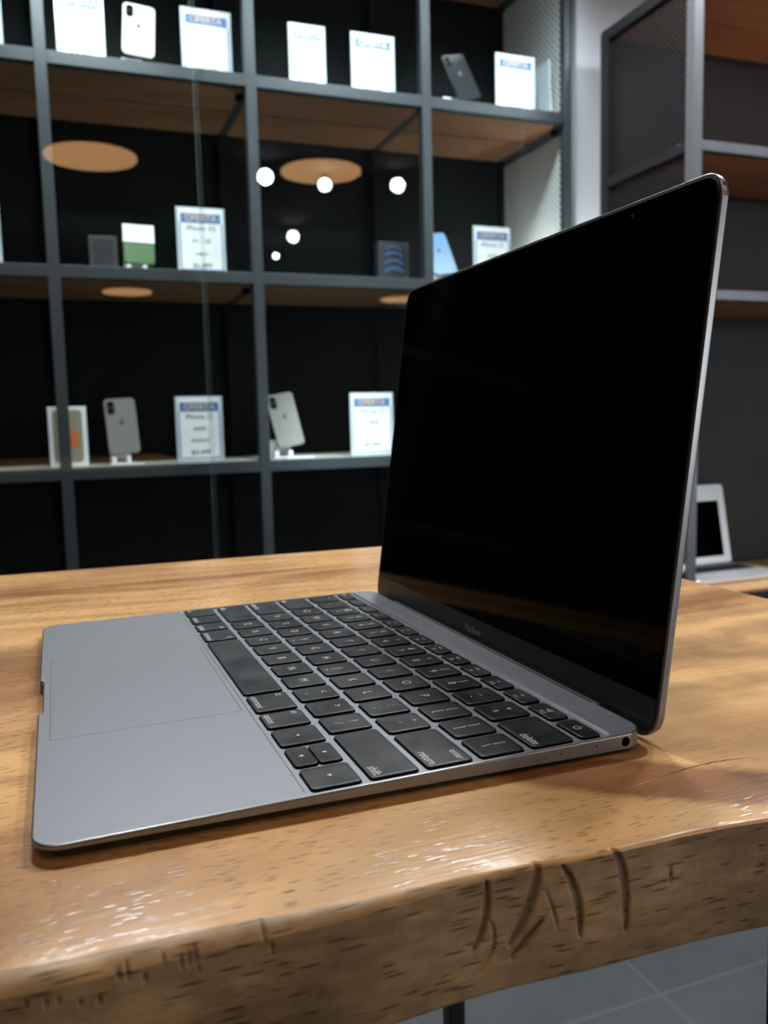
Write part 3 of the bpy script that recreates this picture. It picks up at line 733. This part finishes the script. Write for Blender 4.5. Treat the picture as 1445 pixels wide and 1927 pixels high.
    for i in range(128):
        for j in range(6):
            x, y = 36 + i * 1.66 + (j % 2) * .83, 190.3 + j * 1.35
            if x > 247: continue
            c = [((x + .26 * math.cos(t)) * MM, (y + .26 * math.sin(t)) * MM, .00002) for t in [k * math.pi / 3 for k in range(6)]]
            bm.faces.new([bm.verts.new(p) for p in c])
    obj('speaker_grille', bm, POCKET, root)
    # side openings
    def side_disc(name, y, z, r, m, ring=None, dx=0.02):
        bm = bmesh.new()
        cyl(bm, ((W_ + .01 - (.4 if ring is None else .4)) * MM, y * MM, z * MM), r * MM, (.4 + dx) * MM, 'X', 28)
        obj(name, bm, m, root)
    side_disc('headphone_jack', 191.6, -2.75, 1.72, BLACK)
    bm = bmesh.new()
    for i in range(32):
        a0, a1 = 2 * math.pi * i / 32, 2 * math.pi * (i + 1) / 32
        P = lambda a, r: ((W_ + .045) * MM, (191.6 + r * math.cos(a)) * MM, (-2.75 + r * math.sin(a)) * MM)
        bm.faces.new([bm.verts.new(p) for p in (P(a0, 1.72), P(a0, 1.98), P(a1, 1.98), P(a1, 1.72))])
    obj('jack_rim', bm, ALU_EDGE, root)
    for y in (165.1, 179.7): side_disc('microphone_hole', y, -2.4, .32, BLACK)
    bm = bmesh.new()
    for k in range(7):
        y, z, r = 157.5 + random.uniform(-3, 2.2), -2.9 + random.uniform(-.5, .4), random.uniform(.18, .4)
        bm.faces.new([bm.verts.new(((W_ + .015) * MM, (y + 1.5 * r * math.cos(t)) * MM, (z + r * .7 * math.sin(t)) * MM)) for t in [q * math.pi / 4 for q in range(8)]])
    s = obj('scuff', bm, mat('scuff_grey', (0.07, 0.065, 0.065), 0.7), root); s['label'] = 'small dark scuff on the side'
    # hinge
    obj('hinge', bx(.034, .1990, -.0062, .2480, .2050, -.0012, .0006), GASKET, root)
    # rear recess strip in front of the lid
    obj('hinge_slot', bx(.034, .1996, -.0012, .2480, .2009, .00006), GASKET, root)
    # ---- lid
    th = 1.42436; s_, c_ = math.sin(th), math.cos(th)
    # lid frame: local x across, local y up the lid, local z towards the keyboard
    R = Matrix(((1, 0, 0), (0, c_, -s_), (0, s_, c_)))
    lid = bpy.data.objects.new('lid', None)
    H = 200.4
    def lid_obj(name, bm, m, parent=None):
        o = obj(name, bm, m, parent or root)
        if parent is None:
            o.location = (0, .2040, -.0055); o.rotation_euler = R.to_euler()
        return o
    bm = bmesh.new(); lp = []
    for ins, z in ((1.4, -3.5), (.5, -3.2), (.12, -2.6), (0, -1.8), (0, -.22), (.22, 0)):
        lp.append([(a * MM, b * MM, z * MM) for a, b in rrect(ins, ins, W_ - ins, H - ins, 9.5 - ins, 8)])
    loft(bm, lp)
    ls = lid_obj('lid_shell', bm, ALU_EDGE)
    lid_obj('gasket', rslab(.0011, .0011, (W_ - 1.1) * MM, (H - 1.1) * MM, -.0002, .00025, .0084), GASKET, ls)
    gl_ = lid_obj('display_glass', rslab(.0016, .0152, (W_ - 1.6) * MM, (H - 1.6) * MM, 0, .00045, .0078, .0001), GLASSBLK, ls)
    gl_['label'] = 'black display glass, switched off'
    # straight lower edge of the display: fill the two rounded bottom corners of the glass
    ch = lid_obj('chin', rslab(.0016, .0016, (W_ - 1.6) * MM, .0172, 0, .00040, .0070, .0001), CHIN, ls)
    ch['label'] = 'dark strip under the display'
    lid_obj('display_lower_edge', bx(.0016, .0152, .0001, (W_ - 1.6) * MM, .0262, .00046), GLASSBLK, ls)
    text('wordmark', 'MacBook', .0046, LEG_D, ls, (.1380, .0088, .00043))
    lid_obj('camera_lens', cylm((.2318 - .0, .1950, .0004), .0009, .00008), mat('lens_grey', (.03, .035, .04), .2), ls)
    # specks of dust on the glass edge
    return root
laptop()

# ------------------------------------------------------------------ shelf unit
def shelf_unit():
    t = thing('shelf_unit', 'tall dark steel display shelf with wooden boards behind glass, along the back wall', 'shelf')
    PY = [-0.855, -0.410, 0.033, 0.483, 0.924, 1.332]
    LV = [0.32, 0.766, 1.208, 1.652, 2.095]          # centres of the rails
    XF, XB = -1.50, -1.875; h = 0.0125
    for y in PY:
        hh = h if y < 1.3 else 0.008
        obj('post', bx(XF - 0.025, y - hh, 0, XF, y + hh, 2.11, .001), FRAME, t)
        obj('post', bx(XB, y - hh, 0, XB + .025, y + hh, 2.11), BACK, t)
    for z in LV:
        for a, b in zip(PY, PY[1:]):
            obj('rail', bx(XF - .024, a + h, z - .0135, XF - .0005, b - h, z + .0135, .001), FRAME, t)
        for y in PY:
            obj('side_rail', bx(XB + .026, y - .009, z - .013, XF - .026, y + .009, z + .0125), FRAME, t)
        for a, b in zip(PY, PY[1:]):
            for (x0, x1) in ((XF - .025, XF - .179), (XF - .187, XB + .012)):
                bm = bx(x1, a + .010, z - .011, x0, b - .010, z + .0132)
                obj('shelf_board', bm, SHELFW, t)
    obj('back_panel', bx(XB - .012, PY[0], 0.02, XB - .001, PY[-1], 2.1), BACK, t)
    for za, zb_ in zip(LV, LV[1:]):
        p = obj('perforated_side_panel', bx(XB + .03, 1.334, za + .014, XF - .028, 1.338, zb_ - .030), PERF_L, t)
    for z in LV[:-1]:
        for a, b in zip(PY, PY[1:]):
            obj('lit_board_top', bx(XB + .013, a + .0105, z + .01325, XF - .0255, b - .0105, z + .0137), LIT_TOP, t)  # thin pale sheet gives the boards a lit top
    # small magnetic catches under the rails
    for (y, z) in ((0.455, 1.632), (0.453, 1.19), (1.31, 1.632)):
        obj('catch', bx(XF - .05, y, z - .012, XF - .03, y + .016, z), BLACK, t)
    return t
shelf_unit()

def glass_door(y0, y1, x, label):
    t = thing('glass_door', label, 'glass door', (x, (y0 + y1) / 2, 0), group='sliding glass doors of the shelf unit')
    h = (y1 - y0) / 2
    obj('pane', bx(-.001, -h, 0.03, .001, h, 2.10), GLASS, t)
    e = obj('pane_edge', bx(-.0017, -h - .0006 if y0 > 0 else h, 0.03, .0017, -h if y0 > 0 else h + .0006, 2.10), GLASS_EDGE, t)
    return t
glass_door(0.3455, 1.335, -1.460, 'right sliding glass sheet in front of the shelf unit, its edge a thin vertical line')
glass_door(-0.87, 0.355, -1.474, 'left sliding glass sheet in front of the shelf unit')

# LED strips in the top row, fixed under the uppermost boards
def led_strip(y0, y1, label):
    t = thing('led_strip', label, 'lamp', (-1.515, (y0 + y1) / 2, 2.080), group='LED strips above the top row')
    h = (y1 - y0) / 2
    obj('channel', bx(-.008, -h, -.006, .008, h, .0039), SILVER, t)
    obj('diffuser', bx(-.006, -h + .004, -.0085, .006, h - .004, -.0061), STRIPE, t)
for (a, b, l) in ((0.11, 0.25, 'LED strip above the left top bay'), (0.56, 0.66, 'LED strip above the middle top bay'), (1.10, 1.20, 'LED strip above the right top bay'), (-0.25, -0.15, 'LED strip above the outermost left top bay')):
    led_strip(a, b, l)

# ------------------------------------------------------------------ signs
def sign(y, z, label, w=0.112, h=0.152, x=-1.555, lines=('iPhone 12', '64GB', 'NUEVO', '$4,499'), yaw=0.0, lean=0.0, header=True):
    """card seen from +x; local x runs along +y"""
    t = thing('price_sign', label, 'sign', (x, y, z), (0, 0, yaw), group='price signs on the shelves')
    obj('acrylic_holder', bx(-.004, -w / 2, 0, -.001, w / 2, h, .0008), ACRYL, t)
    obj('foot', bx(-.03, -w / 2, 0, -.004, w / 2, .002), ACRYL, t)
    c = obj('card', bx(-.001, -w / 2 + .0055, .005, 0, w / 2 - .0055, h - .004), PAPER, t)
    rot = (math.pi / 2, 0, math.pi / 2)
    if header:
        obj('header_band', bx(0, -w / 2 + .010, h - .036, .0003, w / 2 - .010, h - .014), BLUE, c)
        b = bmesh.new()
        for (y0, y1, z0, z1) in ((-w / 2 + .0068, -w / 2 + .0095, .008, h - .036), (w / 2 - .0095, w / 2 - .0068, .008, h - .036), (-w / 2 + .0068, w / 2 - .0068, .008, .011)):
            box(b, 0, y0, z0, .0002, y1, z1)
        obj('border', b, BLUE, c)
        text('header_text', 'OFERTA', .0205, YEL, c, (.0006, 0, h - .025), rot, sx=.98)
    zz = h - .048
    for k, s in enumerate(lines):
        sz = .0165 if k in (0, len(lines) - 1) else .0125
        text('card_text', s, sz, INK, c, (.0005, 0, zz), rot); zz -= .0285
    return t
Z0, Z1, Z2 = 1.6662, 1.2222, 0.7802
sign(0.120, Z0, 'white price sign in the top row, leftmost of the complete ones', w=.102)
sign(0.396, Z0, 'white price sign with blue header just left of the middle post in the top row', w=.116)
sign(0.637, Z0, 'narrow white price sign right of the middle post in the top row', w=.092, lines=('iPhone 11', '128GB', '', '$3,999'))
sign(0.806, Z0, 'broad white price sign in the centre of the top row', w=.115)
sign(1.208, Z0, 'white price sign beside the perforated panel in the top row', w=.118)
sign(-0.092, Z0, 'price sign cut off by the left photo edge in the top row', w=.108)
sign(0.363, Z1, 'greyish price sign with yellow header letters in the second row', w=.113, lines=('iPhone XS', '64 - 128', 'usado', '$6,499'))
sign(1.133, Z1, 'price sign in the second row partly hidden by the laptop lid', w=.112)
sign(-0.125, Z1, 'price sign cut off by the left photo edge in the second row', w=.112)
sign(0.339, Z2, 'price sign in the lower row under the glass seam', w=.112, h=.156)
sign(0.779, Z2, 'bright price sign in the lower row next to the laptop lid', w=.118, h=.160, lines=('iPhone 12', '128GB', '', '$9,499'))
sign(-0.162, Z2, 'price sign cut off by the left photo edge in the lower row', w=.112)

# ------------------------------------------------------------------ phones on stands
def phone(y, z, m, label, x=-1.575, roll=0.0, lean=0.25, w=.071, h=.145, lift=.030, yaw=0.0, sm=None):
    t = thing('phone', label, 'phone', (x, y, z + lift), (0, 0, yaw), group='phones on display stands')
    piv = bpy.data.objects.new
    rot = (0, -lean, 0)
    R_ = Matrix.Rotation(-lean, 3, 'Y') @ Matrix.Rotation(roll, 3, 'X')
    e = R_.to_euler()
    bm = bmesh.new(); lp = []
    for ins, xx in ((.0015, -.0075), (0, -.006), (0, -.0015), (.0015, 0)):
        lp.append([(xx, a, b) for a, b in rrect(-w / 2 + ins, 0 + ins, w / 2 - ins, h - ins, .010 - ins, 5)])
    loft(bm, lp)
    body = obj('body', bm, m, t, rot=e)
    cb = bmesh.new(); cyl(cb, (0, 0, 0), .0075, .0015, 'X', 16)
    b2 = bmesh.new(); loft(b2, [[(xx, a, b) for a, b in rrect(-w / 2 + .006, h - .038, -w / 2 + .024, h - .006, .008, 5)] for xx in (0, .0012)])
    cam_ = obj('camera_bump', b2, PH_DARK, body)
    for dz in (-.014, -.029):
        obj('camera_lens', cylm((.0012, -w / 2 + .015, h + dz), .0055, .0008, 'X', 16), BLACK, body)
    # fruit-shaped emblem with a leaf
    b3 = bmesh.new(); cyl(b3, (0, 0, h * .56), .0062, .0003, 'X', 18); cyl(b3, (0, .0015, h * .56 + .0085), .0020, .0003, 'X', 10)
    obj('emblem', b3, INK, body)
    return t
def stand(y, z, label, x=-1.585, w=.055, h=.034, m=None, plate=True):
    t = thing('phone_stand', label, 'stand', (x, y, z), group='small phone stands')
    m = m or WHITEP
    obj('base', rslab(-.035, -w / 2, .030, w / 2, 0, .004, .006, .001), m, t)
    obj('column', bx(-.034, -w * .42, .0041, -.024, w * .42, h + .012, .002), m, t)
    for s in (-1, 1):
        obj('prong', bx(-.0239, s * w * .30 - .005, .0041, .012, s * w * .30 + .005, h * .55, .002), m, t)
    return t
stand(0.232, Z0, 'white stand under the white phone in the top row')
phone(0.243, Z0, PH_WHITE, 'white phone standing in the top row between two price signs', roll=-.09, lean=.28, h=.130, lift=.042)
stand(1.045, Z0, 'light stand under the graphite phone in the top row')
phone(1.085, Z0, PH_DARK, 'graphite phone leaning on its stand in the top row', roll=.24, lean=.35, lift=.036, h=.135)
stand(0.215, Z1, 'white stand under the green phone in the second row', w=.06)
phone(0.222, Z1, PH_GREEN, 'short green phone with white glare at the top, on a stand in the second row', roll=-.03, lean=.3, h=.095, w=.070, lift=.022)
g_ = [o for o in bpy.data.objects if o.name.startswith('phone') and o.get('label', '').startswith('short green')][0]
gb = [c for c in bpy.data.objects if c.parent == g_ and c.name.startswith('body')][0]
obj('white_glare_panel', rslab(-.0084, -.0352, .0022, .0352, .052, .0965, .001), PAPER, gb)['label'] = 'white glare on the upper half'  # white panel imitates glare on the upper phone back
stand(0.985, Z1, 'white stand under the blue phone in the second row')
phone(1.008, Z1, PH_BLUE, 'pale blue phone on a stand right of the third post', roll=.14, lean=.4, lift=.028, h=.125)
stand(0.157, Z2, 'grey stand under the phone beside the boxed phone in the lower row')
phone(0.166, Z2, PH_GREY, 'grey phone on a stand between box and price sign in the lower row', roll=.05, lean=.2, lift=.026, h=.132)
stand(0.548, Z2, 'white stand under the phone right of the middle post in the lower row', w=.06)
phone(0.570, Z2, PH_GREY, 'grey phone on a stand right of the middle post in the lower row', roll=.16, lean=.25, lift=.030, h=.138)
for (y, l) in ((0.165, 'flat white card lying in front of the left phone in the lower row'), (0.575, 'flat white card lying in front of the right phone in the lower row')):
    tag(obj('flat_card', bx(-1.555, y - .036, Z2 + .0001, -1.527, y + .04, Z2 + .004, .0005), PAPER), l, 'card', 'flat white cards')

# glare on the green phone's top half is a white panel
# ------------------------------------------------------------------ boxes
def phone_box(y, z, label, side, face_col, w=.083, h=.137, art='disc', x=-1.565):
    t = thing('phone_box', label, 'box', (x, y, z), group='phone boxes standing on the shelves')
    obj('carton', bx(-.028, -w / 2, 0, 0, w / 2, h, .001), side, t)
    b = bmesh.new(); loft(b, [[(xx, a, c) for a, c in rrect(-w / 2 + .010, .010, w / 2 - .010, h - .008, .009, 5)] for xx in (0, .0004)])
    p = obj('printed_phone', b, face_col, t)
    if art == 'disc':
        obj('printed_planet', cylm((.0004, .002, h * .46), .024, .0003, 'X', 32), mat('orange_print', (0.60, 0.17, 0.05), .5), p)
        obj('printed_core', cylm((.0007, -.003, h * .46), .012, .0003, 'X', 32), mat('red_print', (0.55, 0.07, 0.03), .5), p)
    else:
        for k, zz in enumerate((.24, .44, .64, .80)):
            bb = bmesh.new(); r0, r1 = .020, .0275 - k * .002
            pts = [(r1 * math.cos(a), r1 * .55 * math.sin(a) + h * zz) for a in [math.pi * q / 12 for q in range(13)]] + [(r0 * math.cos(a), r0 * .35 * math.sin(a) + h * zz) for a in [math.pi * q / 12 for q in range(12, -1, -1)]]
            loft(bb, [[(xx, a, c) for a, c in pts] for xx in (.0004, .0007)])
            obj('printed_wave', bb, mat('blue_wave_print', (0.03, 0.09, 0.21), .5), p)
    return t
phone_box(0.042, Z2, 'white phone box with orange round picture behind the left post, lower row', PAPER, mat('tan_print', (0.30, 0.26, 0.20), .5))
phone_box(0.142, Z1, 'dark closed box left of the green phone in the second row', mat('dark_carton', (0.035, 0.034, 0.038), .5), mat('dark_print', (0.03, 0.028, 0.032), .4), w=.062, h=.078, art='none')
for o in [o for o in bpy.data.objects if o.name.startswith('printed_wave')]:
    if o.parent and o.parent.parent and abs(o.parent.parent.location.y - 0.142) < .01: bpy.data.objects.remove(o)
phone_box(0.853, Z1, 'black phone box with blue wavy rings left of the third post', mat('black_carton', (0.02, 0.022, 0.026), .5), mat('black_print', (0.012, 0.016, 0.024), .4), w=.084, h=.100, art='wave')

# clear acrylic strip leaning by the side panel
t = thing('acrylic_stand', 'narrow clear acrylic stand leaning by the perforated panel, top row', 'stand', (-1.60, 1.315, Z0 + .0012), (0.05, 0, 0))
obj('sheet', bx(-.05, -.002, .001, .05, .002, .150), ACRYL, t); obj('lip', bx(-.05, -.010, 0.0005, .05, -.002, .004), ACRYL, t)

# ------------------------------------------------------------------ right cabinet
def cabinet():
    t = thing('open_cabinet', 'free-standing steel cabinet with wooden shelves at the right edge of the photo', 'cabinet')
    X1, X0, Y0, Y1 = -1.08, -1.424, 1.385, 2.75
    h = .026
    for (x, y) in ((X1, Y0), (X1, Y1 - h), (X0 + h, Y0), (X0 + h, Y1 - h)):
        obj('post', bx(x - h, y, 0, x, y + h, 1.845, .001), FRAME_LIT if x == X1 else CAB_SHADED, t)
    for z, th_ in ((1.832, .026), (1.467, .022), (1.138, .022), (0.412, .030)):
        obj('front_rail', bx(X1 - .025, Y0 + h, z - th_ / 2, X1 - .001, Y1 - h, z + th_ / 2, .001), FRAME_LIT if z > .5 else LEGM, t)  # lowest rail is black to imitate the dark gap under the counter
        obj('side_rail', bx(X0 + h, Y0 + .001, z - th_ / 2, X1 - h, Y0 + .024, z + th_ / 2, .001), CAB_SHADED, t)
        obj('back_rail', bx(X0 + .001, Y0 + h, z - th_ / 2, X0 + .024, Y1 - h, z + th_ / 2, .001), FRAME, t)
        if z > .5:
            for (a, b) in ((X1 - .026, X1 - .17), (X1 - .173, X0 + .026)):
                obj('shelf_board', bx(b, Y0 + .026, z - th_ / 2 + .001, a, Y1 - .028, z + th_ / 2 - .0005), SHELFW, t)
    obj('counter_board', bx(X0 + .026, Y0 + .026, .4285, X1 + .004, Y1 - .028, .4365, .001), COUNTERW, t)
    obj('back_panel', bx(X0 - .006, Y0, .02, X0 - .001, Y1, 1.84), BACK2, t)
    for (a, b) in ((1.480, 1.818), (1.151, 1.455), (.437, 1.126), (.05, .411)):
        obj('perforated_side_panel', bx(X0 + h, Y0 + .010, a, X1 - h, Y0 + .013, b), PERF_D, t)
    return t
cabinet()
sign(1.742, 1.1487, 'white price sign at the right photo edge inside the cabinet', x=-1.12, w=.112, h=.118, header=False, lines=('', '', '', ''))
tag(obj('small_ornament', rslab(-1.20, 1.432, -1.18, 1.446, 1.4782, 1.500, .004, .002), WHITEP), 'tiny pale object on the upper cabinet shelf beside the post', 'ornament')
tag(obj('cable_grommet', cylm((-1.10, 1.3745, .4985), .0135, .0104, 'Y', 28), WHITEP), 'small round white cable cover on the cabinet side, low behind the laptop lid', 'cable cover')

t = thing('puck_fill_light', 'added small puck fill light on the second shelf, hidden behind the laptop lid', 'lamp', (-1.62, 1.262, 1.2222))
obj('body', cylm((0, 0, 0), .026, .014, n=32), SILVER, t)  # puck added to brighten the perforated side panel
obj('lens', cylm((0, 0, .0141), .020, .022, n=32, r2=.012), emis('puck_lens', (0.95, 1.0, 0.97), 170.0), t)

# second laptop on the counter
def laptop2():
    t = thing('silver_laptop', 'open silver laptop with dark screen on the cabinet counter behind the table', 'laptop', (-1.355, 1.774, .4366))
    Wd, D = .292, .198           # local: y from -Wd to 0, x from 0 (hinge) to D (front)
    obj('base', rslab(0, -Wd, D, 0, 0.002, .014, .010, .002), SILVER, t)
    obj('keyboard', rslab(.048, -Wd + .02, .112, -.020, .0138, .0146, .004), mat('keyboard_dark', (0.02, 0.02, 0.023), .5), t)
    obj('trackpad', rslab(.115, -Wd / 2 - .05, .185, -Wd / 2 + .05, .0138, .0143, .004), mat('trackpad_silver', (0.40, 0.41, 0.42), .4), t)
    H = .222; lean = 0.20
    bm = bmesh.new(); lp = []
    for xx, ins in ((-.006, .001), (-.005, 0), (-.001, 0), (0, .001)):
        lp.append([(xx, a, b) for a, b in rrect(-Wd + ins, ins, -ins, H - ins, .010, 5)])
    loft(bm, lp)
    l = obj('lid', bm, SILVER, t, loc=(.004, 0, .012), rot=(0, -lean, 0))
    b = bmesh.new(); loft(b, [[(xx, a, c) for a, c in rrect(-Wd + .022, .020, -.024, H - .046, .002, 3)] for xx in (0, .0006)])  # tall silver strip left above the screen imitates a bright reflection
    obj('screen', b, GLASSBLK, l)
    return t
laptop2()

# fill spot added to brighten the grey wall, hidden from the front by the big laptop's lid
t = thing('wall_fill_light', 'added small fill spotlight washing the grey wall strip between shelf unit and cabinet', 'lamp', (-1.415, 1.352, 1.16))
q = (Vector((-1.50, 1.385, 1.34)) - Vector((-1.415, 1.352, 1.16))).to_track_quat('Z', 'Y').to_euler()
obj('cup', cylm((0, 0, -.04), .012, .038), SILVER, t, rot=q)
obj('bracket', bx(-.083, -.003, -.05, -.01, .003, -.044), SILVER, t)
ld = bpy.data.lights.new('bulb', 'SPOT'); ld.energy = 9.0; ld.spot_size = 1.6; ld.spot_blend = 1.0; ld.shadow_soft_size = .008; ld.color = (0.95, 1.0, 0.97)
o = bpy.data.objects.new('bulb', ld); COL.objects.link(o); o.parent = t
o.rotation_euler = (Vector((-1.50, 1.385, 1.34)) - Vector((-1.415, 1.352, 1.16))).to_track_quat('-Z', 'Y').to_euler()
